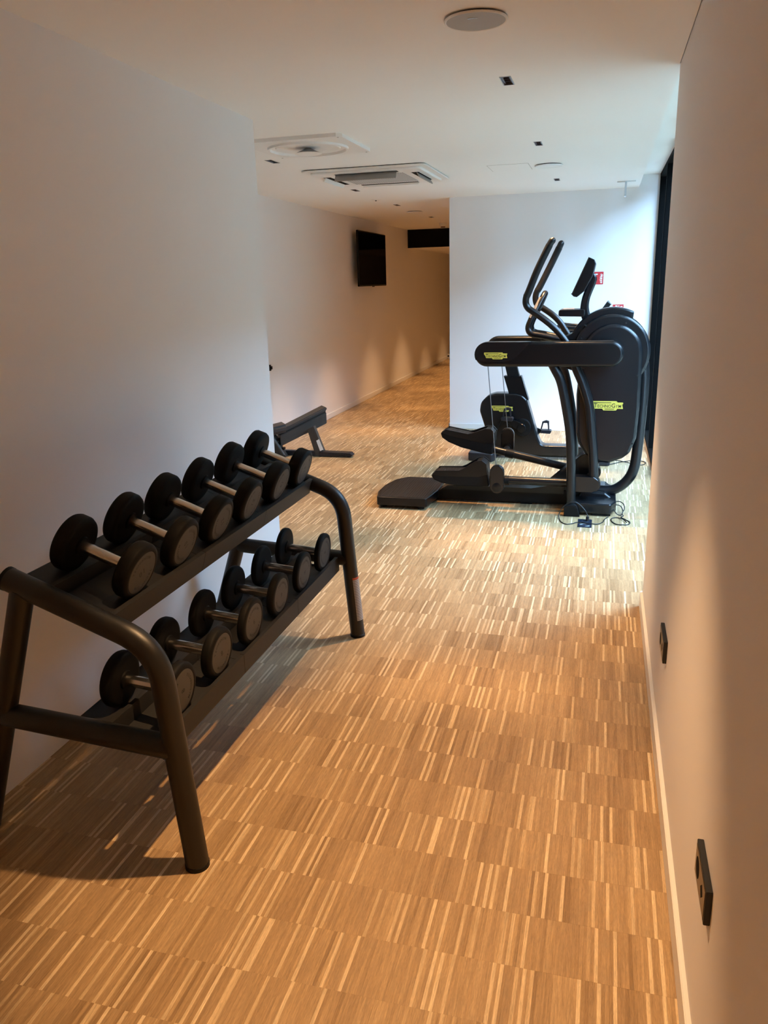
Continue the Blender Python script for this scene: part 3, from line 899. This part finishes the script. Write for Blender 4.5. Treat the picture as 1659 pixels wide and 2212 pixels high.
# upper swing arms with cable runs
for y0, y1, nm in ((5.25, 5.355, 'near'), (5.802, 5.907, 'far')):
    arm = obj('swing_arm', PR(cap(-.822, .126, 1.000, 1.160, 14), 'y', y0, y1, .020, 4), MACH, E_, sm=40)
    if nm == 'near':
        cov = cap(-.8225, .126, 1.0005, 1.1603, 14)[:10] + [(-.77, 1.032), (-.63, 1.030), (-.585, 1.036), (-.545, 1.062), (-.452, 1.1603)]
        cv = obj('arm_cover', PR(cov, 'y', y0 - .0025, y0 + .05, .003), MACHG, arm, sm=40)
    b = new(); box(b, -.20, .06, y0 + .03, y1 - .03, 1.158, 1.1625); obj('arm_slot', b, BLACKT, arm)
brand_plate(E_, -.758, -.605, 1.050, 1.094, 5.2465)
obj('arm_bracket', PR([(-.24, 1.01)] + [(-.17 + .07 * math.cos(math.radians(a)), 1.0 + .035 * math.sin(math.radians(a))) for a in range(180, 361, 15)] + [(-.10, 1.01)], 'y', 5.36, 5.40, .004), MACH, E_, sm=40)
# moving handles
hn = [(-.345, 1.780), (-.362, 1.755), (-.433, 1.606), (-.482, 1.480), (-.499, 1.442), (-.502, 1.403), (-.487, 1.371), (-.458, 1.350), (-.421, 1.325), (-.374, 1.292), (-.330, 1.256), (-.293, 1.221), (-.264, 1.188), (-.234, 1.149), (-.19, 1.08)]
hf = [(-.317, 1.780), (-.329, 1.754), (-.375, 1.656), (-.451, 1.501), (-.469, 1.472), (-.480, 1.438), (-.479, 1.403), (-.465, 1.376), (-.411, 1.341), (-.356, 1.302), (-.308, 1.255), (-.263, 1.189), (-.20, 1.09)]
for pts_, y, gn in ((hn, 5.335, 4), (hf, 5.825, 4)):
    h = obj('moving_handle', TU(cat([(x, y, z) for x, z in pts_], 5), .0215, 16, True), TUBEM, E_, sm=60)
    obj('grip', TU(cat([(x, y, z) for x, z in pts_[:gn + 1]], 5)[5:], .0228, 16), GRIP, h, sm=60)
# fixed handlebar loop
fx_ = [(-.27, 5.46, 1.158), (-.408, 5.445, 1.186), (-.470, 5.44, 1.200), (-.492, 5.445, 1.235), (-.478, 5.455, 1.285), (-.440, 5.48, 1.362), (-.407, 5.515, 1.432), (-.396, 5.55, 1.456)]
loop = fx_ + [(x, 2 * YC - y, z) for x, y, z in fx_[-2::-1]]
fh = obj('fixed_handlebar', TU(cat(loop, 6), .0205, 16), TUBEM, E_, sm=60)
obj('hand_sensor', TU(cat([(x - .0035, y - .001, z + .0015) for x, y, z in fx_[4:7]], 5)[1:-1], .0192, 14), SENSOR, fh, sm=60)
# console
cn = obj('console', PR(fil([(-.117, 1.676), (-.084, 1.660), (-.074, 1.636), (-.090, 1.560), (-.140, 1.465), (-.184, 1.430), (-.208, 1.438), (-.214, 1.452)], .006, 2), 'y', 5.40, 5.72, .006), MACH, E_, sm=40)
dv = Vector((-.117 + .214, 1.676 - 1.452)).normalized(); nv = Vector((-dv.y, dv.x))
p0, p1 = Vector((-.214, 1.452)), Vector((-.117, 1.676))
obj('screen', PR([tuple(p0 + nv * .0005), tuple(p1 + nv * .0005), tuple(p1 + nv * .003), tuple(p0 + nv * .003)], 'y', 5.415, 5.705), GLASSY, cn, sm=0)
obj('ledge', PR([(-.222, 1.453), (-.205, 1.455), (-.196, 1.432), (-.206, 1.436)], 'y', 5.42, 5.70), MACHD, cn, sm=0)
obj('console_post', PR(cat([(-.093, 1.575), (-.070, 1.562), (-.066, 1.523), (-.100, 1.428), (-.108, 1.367), (-.098, 1.317), (-.085, 1.27), (-.130, 1.26), (-.156, 1.31), (-.162, 1.354), (-.154, 1.419), (-.130, 1.49)], 4, True), 'y', 5.505, 5.595, .012, 3), MACHG, E_, sm=45)
tr = obj('accessory_tray', PR(fil([(-.297, 1.310), (-.130, 1.306), (-.130, 1.352), (-.297, 1.352)], .014), 'y', 5.43, 5.67, .006), MACH, E_, sm=40)
obj('tray_liner', MBX(-.275, -.20, 5.45, 5.65, 1.350, 1.356, .002), SENSOR, tr)

# pedals: drawn level for the near side, swung up about the heel for the far side
def pedal(y0, y1, T, side):
    bed = [(-1.132, .232), (-1.122, .252), (-1.102, .262), (-.93, .266), (-.80, .275), (-.735, .275), (-.722, .170), (-.80, .164), (-.96, .166), (-1.06, .182), (-1.115, .204)]
    root = obj('pedal', PR([T(p) for p in fil(bed, .012, 3)], 'y', y0, y1, .010, 3), MACHD, E_, sm=40)
    wall = [(-1.128, .240), (-1.100, .272), (-.935, .278), (-.905, .290), (-.818, .346), (-.775, .354), (-.742, .330), (-.735, .255), (-.80, .235), (-1.06, .232)]
    for a in (y0 - .001, y1 - .013):
        obj('side_wall', PR([T(p) for p in fil(wall, .008, 3)], 'y', a, a + .014, .003), MACH, root, sm=40)
    toe = [(-.812, .262), (-.815, .340), (-.780, .350), (-.748, .328), (-.738, .262)]
    obj('toe_cap', PR([T(p) for p in toe], 'y', y0 + .01, y1 - .01, .004), MACHD, root, sm=40)
    mouth = [(-.7465, .322), (-.7345, .262), (-.731, .262), (-.743, .324)]
    obj('toe_shade_patch', PR([T(p) for p in mouth], 'y', y0 + .022, y1 - .022), BLACKT, root, sm=0)  # black patch standing for the shade inside the toe cup
    obj('foot_pad', PR([T(p) for p in ((-1.09, .264), (-.93, .268), (-.85, .272), (-.85, .276), (-.93, .272), (-1.09, .268))], 'y', y0 + .018, y1 - .018), STEPPAD, root, sm=0)
ang = math.radians(-12.5)
def T2(p):
    x, z = p[0] + 1.10, p[1] - .270
    return (-1.096 + x * math.cos(ang) - z * math.sin(ang), .498 + x * math.sin(ang) + z * math.cos(ang))
pedal(5.295, 5.445, lambda p: p, -1)
pedal(5.655, 5.805, T2, 1)
obj('pedal_arm', TU([(-.76, 5.37, .205), (-.10, 5.37, .201)], .0285, 18), TUBEM, E_, sm=60)
obj('arm_sleeve', TU([(-.635, 5.37, .202), (-.592, 5.37, .202)], .0335, 18), MACHD, E_, sm=50)
obj('pedal_arm', TU([(-.79, 5.73, .352), (-.10, 5.73, .203)], .0285, 18), TUBEM, E_, sm=60)
obj('arm_sleeve', TU([(-.66, 5.73, .324), (-.60, 5.73, .311)], .0335, 18), MACHD, E_, sm=50)
vcap = lambda xc, wd, z0, z1, n=10: [(xc + wd / 2 * math.cos(math.pi * k / n), z1 - wd / 2 + wd / 2 * math.sin(math.pi * k / n)) for k in range(n + 1)] + [(xc + wd / 2 * math.cos(math.pi + math.pi * k / n), z0 + wd / 2 + wd / 2 * math.sin(math.pi + math.pi * k / n)) for k in range(n + 1)]
for xc, z0, z1, ya, yb, yt in ((-.662, .133, .336, 5.245, 5.285, 5.37), (-.665, .285, .482, 5.862, 5.902, 5.73)):
    lk = obj('cable_link', PR(vcap(xc, .096, z0, z1), 'y', ya, yb, .007, 3), MACH, E_, sm=40)
    obj('link_face', PR(vcap(xc, .084, z0 + .006, z1 - .006), 'y', ya - .0015, ya + .01, .001), MACHG, lk, sm=40)
    obj('link_cap', lathe(new(), [(.001, ya - .004), (.03, ya - .003), (.034, ya)], (xc, 0, z0 + .048), 'y', 24), MACH, lk, sm=40)
    obj('link_pin', TU([(xc, yb - .005, z0 + .06), (xc, yt, z0 + .065)] if ya < 5.5 else [(xc, ya + .005, z0 + .04), (xc, yt, z0 + .04)], .024, 14), MACHD, lk, sm=50)
obj('lift_cable', TU([(-.734, 5.265, 1.005), (-.671, 5.265, .330)], .0028, 8), STEEL, E_, sm=60)
obj('lift_cable', TU([(-.723, 5.882, 1.005), (-.668, 5.882, .478)], .0028, 8), STEEL, E_, sm=60)

# floor outlet and cords
t = thing('floor_outlet', 'pair of square dark floor outlets under the elliptical cord', 'outlet', (-.063, 5.09, 0))
for y0, y1 in ((5.003, 5.088), (5.098, 5.183)):
    pl = obj('outlet_plate', MBX(-.107, -.017, y0, y1, -.0005, .003, .0015), NAVY, t, sm=30)
    if y0 < 5.05:
        obj('lid_ring', tube(new(), [(-.062 + .034 * math.cos(a), 5.046 + .022 * math.sin(a), .0035) for a in [2 * math.pi * k / 20 for k in range(20)]], .0018, 6, closed=True), STEEL, pl)
    else:
        obj('socket_well', lathe(new(), [(.022, .003), (.022, .0042), (.018, .0042), (.018, .0032)], (-.062, 5.141, 0), 'z', 20, True), STEEL, pl)
pts_ = [(-.045, 5.145, .012), (-.046, 5.15, .035), (-.060, 5.185, .055), (-.082, 5.20, .078), (-.111, 5.205, .103), (-.140, 5.205, .112), (-.179, 5.205, .102), (-.216, 5.205, .066), (-.234, 5.20, .022), (-.232, 5.17, .006),
        (-.214, 5.092, .004), (-.181, 5.045, .004), (-.142, 5.063, .004), (-.108, 5.09, .007), (-.033, 5.076, .008), (.017, 5.081, .004), (.052, 5.133, .004), (.063, 5.199, .004), (.087, 5.255, .006)]
c = thing('power_cord', 'thin black power cord looping up from the floor outlet', 'cord', (-.08, 5.14, 0))
obj('cord', TU(cat(pts_, 6), .0032, 8), CORD, c, sm=60)
obj('plug', TU([(-.046, 5.147, .003), (-.046, 5.15, .032)], .011, 12), CORD, c, sm=50)
pts_ = [(.129, 5.455, .06), (.160, 5.452, .062), (.186, 5.43, .05), (.190, 5.36, .035), (.176, 5.33, .012), (.185, 5.30, .005), (.170, 5.27, .004), (.192, 5.225, .004), (.222, 5.165, .004), (.212, 5.108, .004), (.175, 5.095, .004), (.133, 5.105, .004),
        (.106, 5.175, .004), (.112, 5.235, .004), (.145, 5.250, .005), (.180, 5.206, .008), (.202, 5.135, .009)]
c = thing('power_cord', 'tangled black power cord on the floor at the trainer base', 'cord', (.16, 5.25, 0))
obj('cord', TU(cat(pts_, 6), .0034, 8), CORD, c, sm=60)
obj('cord', TU(cat([(.130, 5.41, .05), (.165, 5.40, .045), (.182, 5.36, .02), (.168, 5.31, .006), (.140, 5.29, .02), (.120, 5.33, .04)], 6), .0034, 8), CORD, c, sm=60)
c = thing('power_cord', 'loose black power cord on the floor behind the trainer', 'cord', (.2, 6.93, 0))
obj('cord', TU(cat([(.003, 6.836, .004), (.084, 6.849, .004), (.161, 6.933, .004), (.213, 6.99, .004), (.291, 7.039, .004), (.368, 7.038, .004), (.400, 6.969, .004), (.361, 6.879, .004), (.287, 6.904, .008), (.187, 6.986, .010), (.10, 7.0, .012)], 6), .0036, 8), CORD, c, sm=60)

# ------------------------------------------------------------------ upright bike behind the trainer
YK = 7.06
B_ = thing('exercise_bike', 'black exercise bike with yellow logo plate behind the elliptical', 'exercise machine', (-.50, YK, 0))
q = lambda pts: [(x * 1.0448, 1.55 - (1.55 - z) * 1.0448) for x, z in pts]
shr = fil(q([(-.925, .235), (-.955, .338), (-1.000, .475), (-.990, .548), (-.935, .606), (-.870, .626), (-.700, .628), (-.640, .612), (-.600, .575), (-.501, .256), (-.477, .200), (-.445, .186), (-.10, .186), (-.10, .096), (-.88, .096)]), [.02, .05, .09, .09, .09, .09, .09, .07, .07, .09, .06, .06, .01, .01, .02], 4)
bs = obj('bike_housing', PR(shr, 'y', 6.985, 7.135, .016, 3), MACHG, B_, sm=40)
obj('bike_base', PR([(-1.0, .02), (-1.0, .078), (.10, .085), (.10, .02)], 'y', 7.0, 7.12, .006), MACHD, B_, sm=40)
obj('rear_stabilizer', PR(fil([(-1.125, 6.84), (-.905, 6.80), (-.885, 6.86), (-.885, 7.26), (-.905, 7.32), (-1.125, 7.28)], .03), 'z', .0, .075, .012, 3), NAVYB, B_, sm=40)
obj('front_stabilizer', PR(fil([(-.02, 6.80), (.10, 6.80), (.12, 7.32), (-.04, 7.32)], .03), 'z', .0, .075, .012, 3), NAVYB, B_, sm=40)
obj('seat_sleeve', PR(q([(-.802, .770), (-.655, .770), (-.590, .570), (-.740, .570)]), 'y', 7.01, 7.11, .008), MACH, B_, sm=40)
obj('seat_post', PR(q([(-.797, .862), (-.698, .862), (-.665, .74), (-.765, .74)]), 'y', 7.025, 7.095, .006), MACHD, B_, sm=40)
obj('adjust_lever', PR(q([(-.895, .853), (-.840, .853), (-.835, .866), (-.895, .866)]), 'y', 7.02, 7.06), YELLOW, B_, sm=0)
b = PR(fil([(-1.02, 6.95), (-.95, 6.93), (-.70, 7.02), (-.70, 7.10), (-.95, 7.19), (-1.02, 7.17)], .03), 'z', .86, .94, .02, 3)
obj('saddle', b, LEATHER, B_, sm=45)
brand_plate(B_, -.938, -.748, .424, .477, 6.985)
obj('crank_hub', lathe(new(), [(.001, 6.955), (.075, 6.957), (.082, 6.985), (.082, 7.0)], (-.665, 0, .287), 'y', 28), MACHD, B_, sm=40)
ck = obj('crank', PR(fil([(-.635, .275), (-.650, .325), (-.795, .385), (-.815, .355), (-.680, .255)], .012), 'y', 6.93, 6.956, .004), MACH, B_, sm=40)
obj('crank_cap', lathe(new(), [(.001, 6.922), (.036, 6.925), (.040, 6.932)], (-.665, 0, .287), 'y', 20), MACH, ck, sm=40)
def bike_pedal(cx, cz, y0, y1):
    p = obj('bike_pedal', PR(fil([(cx - .05, cz - .016), (cx + .045, cz - .022), (cx + .055, cz), (cx + .045, cz + .012), (cx - .05, cz + .012)], .006), 'y', y0, y1, .004), NAVYB, B_, sm=40)
    obj('toe_strap', PR([(cx - .045, cz + .010), (cx - .03, cz + .085), (cx + .005, cz + .098), (cx + .030, cz + .090), (cx + .034, cz + .012), (cx + .024, cz + .012), (cx + .018, cz + .078), (cx - .020, cz + .078), (cx - .034, cz + .010)], 'y', y0 + .02, y1 - .02, .003), NAVYB, p, sm=40)
    obj('strap_tail', PR([(cx - .06, cz + .0), (cx - .105, cz - .115), (cx - .09, cz - .118), (cx - .044, cz)], 'y', y0 + .03, y0 + .045), MACHD, p, sm=0)
bike_pedal(-.785, .382, 6.85, 6.925)
obj('crank', PR(fil([(-.68, .30), (-.66, .255), (-.52, .20), (-.50, .235)], .012), 'y', 7.165, 7.19, .004), MACH, B_, sm=40)
bike_pedal(-.475, .215, 7.195, 7.27)
obj('axle', lathe(new(), [(.03, 6.94), (.03, 7.19)], (-.665, 0, .287), 'y', 16), MACHD, B_)
obj('front_post', PR([(-.06, .09), (.06, .09), (.00, 1.20), (-.07, 1.20)], 'y', 7.02, 7.10, .008), MACH, B_, sm=40)
bc = obj('bike_console', PR(fil([(-.07, 1.235), (.012, 1.355), (.042, 1.333), (-.03, 1.215)], .006), 'y', 6.97, 7.15, .005), MACHD, B_, sm=40)
obj('console_back', PR(fil([(.010, 1.360), (.024, 1.360), (.050, 1.330), (.040, 1.325)], .004), 'y', 6.98, 7.14, .002), SENSOR, bc, sm=40)
for s in (-1, 1):
    obj('bike_handlebar', TU(cat([(-.03, YK + s * .03, 1.14), (-.12, YK + s * .16, 1.15), (-.25, YK + s * .19, 1.150), (-.37, YK + s * .18, 1.165)], 6), .017, 12, True), MACH, B_, sm=60)
obj('handlebar_pad', PR(fil([(-.36, 1.085), (-.36, 1.125), (-.05, 1.135), (-.05, 1.06)], .012), 'y', 7.0, 7.12, .01), MACHD, B_, sm=40)

# ------------------------------------------------------------------ weight bench at the far side
Nb = thing('weight_bench', 'grey and black weight bench half hidden behind the near wall', 'bench', (-2.75, 6.85, 0))
YB0 = 6.85
# back pad and its beam, rising away from the viewer
u = Vector((.80, .60, 0)).normalized()
def B3(s, wv, z): return Vector((-2.985, YB0 - .12, 0)) + u * s + Vector((-.6, .8, 0)) * wv + Vector((0, 0, z))
def slab3(s0, z0, s1, z1, w0, w1, th, bev):
    b = new(); vs = []
    for s, z in ((s0, z0), (s1, z1)):
        for wv in (w0, w1):
            for h in (0, -th): vs.append(b.verts.new(B3(s, wv, z + h)))
    fs = [b.faces.new([vs[i] for i in f]) for f in ((0, 1, 3, 2), (4, 6, 7, 5), (0, 4, 5, 1), (2, 3, 7, 6), (0, 2, 6, 4), (1, 5, 7, 3))]
    if bev: bmesh.ops.bevel(b, geom=list(b.edges), offset=bev, segments=3, affect='EDGES', clamp_overlap=True)
    return b
obj('back_pad', slab3(.14, .268, .560, .436, -.05, .105, .035, .010), LEATHER, Nb, sm=45)
obj('back_board', slab3(.15, .234, .548, .397, -.04, .095, .014, 0), BLACKT, Nb, sm=0)
obj('beam', slab3(.09, .205, .552, .384, -.05, .075, .105, .004), BENCHM, Nb, sm=40)
obj('seat_pad', slab3(-.12, .265, .17, .312, -.085, .12, .075, .025), LEATHER, Nb, sm=50)
b = new()
prism(b, [(-2.640, .255), (-2.575, .285), (-2.488, .052), (-2.520, .0), (-2.568, .0)], 'y', 6.815, 6.875, .005)
lg = obj('rear_leg', b, BENCHM, Nb, sm=40)
b = new()
prism(b, [(-2.553, .150), (-2.524, .166), (-2.487, .066), (-2.520, .052)], 'y', 6.8135, 6.8155)
tag(obj('leg_sticker', b, SIGNW, lg, sm=0), 'small white instruction sticker')
obj('rear_foot', PR(fil([(-2.535, 0), (-2.525, .048), (-2.225, .044), (-2.200, .022), (-2.215, .006), (-2.24, .006), (-2.25, .012)], .006), 'y', 6.80, 6.885, .006), NAVYB, Nb, sm=40)
obj('floor_rail', MBX(-3.02, -2.51, 6.82, 6.88, .0, .045, .005), NAVYB, Nb, sm=40)
obj('front_post', PR([(-2.99, .215), (-2.945, .205), (-2.835, .0), (-2.99, .0)], 'y', 6.73, 6.80, .005), BENCHM, Nb, sm=40)
obj('post_tube', TU([(-2.965, 6.715, .205), (-2.845, 6.715, .02)], .020, 12), BENCHM, Nb, sm=60)
for x, z in ((-2.915, .165), (-2.893, .13), (-2.868, .078)):
    obj('adjust_notch', MBX(x - .03, x + .012, 6.742, 6.790, z - .012, z + .010, .003), MACHD, Nb)
obj('hinge_knob', TU([(-2.955, 6.70, .198), (-2.955, 6.74, .198)], .012, 12), STEEL, Nb)

# ------------------------------------------------------------------ things on the walls
t = thing('television', 'black flat screen television mounted high on the passage wall', 'television', (-3.06, 10.67, 1.86))
obj('casing', MBX(-3.075, -3.050, 10.00, 11.325, 1.516, 2.203, .004), MACHD, t, sm=30)
obj('screen', MBX(-3.0505, -3.0485, 10.012, 11.313, 1.535, 2.191), TVGLASS, t, sm=0)
obj('wall_bracket', MBX(-3.1495, -3.075, 10.45, 10.85, 1.72, 2.0), BLACKW, t, sm=0)
obj('sensor_bump', MBX(-3.062, -3.045, 10.62, 10.70, 1.507, 1.517, .003), MACHD, t)
t = thing('wall_hook', 'small dark rounded hook peeking out past the near wall edge', 'hook', (-3.10, 7.13, .79))
obj('hook_plate', MBX(-3.15, -3.140, 7.09, 7.17, .74, .84, .003), MACHD, t, sm=30)
obj('hook_knob', MBX(-3.141, -3.085, 7.10, 7.15, .763, .820, .014), MACHD, t, sm=50)
t = thing('wall_box', 'tiny white wall box with dark dot low in the far passage', 'wall box', (-3.11, 16.42, .0))
obj('body', MBX(-3.137, -3.070, 16.35, 16.48, 0, .10, .008), WHITE, t)
obj('dot', lathe(new(), [(.001, 16.349), (.018, 16.349), (.018, 16.352)], (-3.105, 0, .06), 'y', 12), MACHD, t)

# fire signs on the back wall
t = thing('fire_sign', 'red square extinguisher sign with white flames on back wall', 'sign', (-.096, YB, 1.544))
obj('panel', MBX(-.156, -.036, YB - .003, YB, 1.483, 1.604, .001), RED, t, sm=0)
yy = YB - .0036
flames = [[(-.066, 1.585), (-.057, 1.573), (-.046, 1.560), (-.046, 1.548), (-.058, 1.556)], [(-.060, 1.590), (-.050, 1.578), (-.042, 1.574), (-.042, 1.566), (-.052, 1.570)],
          [(-.073, 1.549), (-.060, 1.541), (-.046, 1.541), (-.046, 1.530), (-.062, 1.528)], [(-.068, 1.567), (-.060, 1.553), (-.048, 1.546), (-.054, 1.543), (-.066, 1.550)],
          [(-.078, 1.532), (-.066, 1.525), (-.048, 1.522), (-.046, 1.512), (-.060, 1.512)], [(-.069, 1.514), (-.060, 1.506), (-.047, 1.508), (-.047, 1.495), (-.060, 1.494)]]
b = new()
for fl in flames: prism(b, fl, 'y', yy, yy + .001)
obj('flame_symbol', b, SIGNW, t, sm=0)
b = new()
prism(b, fil([(-.132, 1.50), (-.100, 1.50), (-.100, 1.560), (-.132, 1.560)], .008), 'y', yy, yy + .001)
box(b, -.122, -.110, yy, yy + .001, 1.558, 1.575); box(b, -.122, -.092, yy, yy + .001, 1.574, 1.586)
obj('extinguisher_symbol', b, SIGNW, t, sm=0)
t = thing('fire_notice', 'small red notice with white marks low on the back wall', 'sign', (.119, YB, 1.24))
obj('panel', MBX(.067, .172, YB - .003, YB, 1.175, 1.286, .001), RED, t, sm=0)
b = new()
for x0, x1, z0, z1 in ((.092, .113, 1.264, 1.277), (.121, .132, 1.266, 1.276), (.142, .162, 1.262, 1.270), (.080, .160, 1.235, 1.243), (.080, .160, 1.215, 1.222)):
    box(b, x0, x1, yy, yy + .001, z0, z1)
obj('print', b, SIGNW, t, sm=0)

# black double sockets on the right wall
for y0, y1, z0, z1, lab in ((1.287, 1.437, .393, .467, 'black double wall socket, the lower larger one near the camera'), (2.410, 2.566, .364, .438, 'black double wall socket further along the right wall')):
    t = thing('wall_socket', lab, 'socket', (XR - .006, (y0 + y1) / 2, (z0 + z1) / 2), 'double wall sockets')
    obj('frame', MBX(XR - .012, XR, y0, y1, z0, z1, .001), OUTD, t, sm=30)
    ins = obj('socket_insert', MBX(XR - .0130, XR - .0105, y0 + .006, y1 - .006, z0 + .006, z1 - .006, .0005), OUTF, t, sm=0)
    zc = (z0 + z1) / 2
    for yc, rr, nn in ((y0 + .110, .021, 24), (y0 + .045, .015, 4)):
        obj('socket_hole', lathe(new(), [(.001, XR - .0134), (rr, XR - .0134), (rr, XR - .012)], (0, yc, zc), 'x', nn), BLACKW, ins, sm=0)
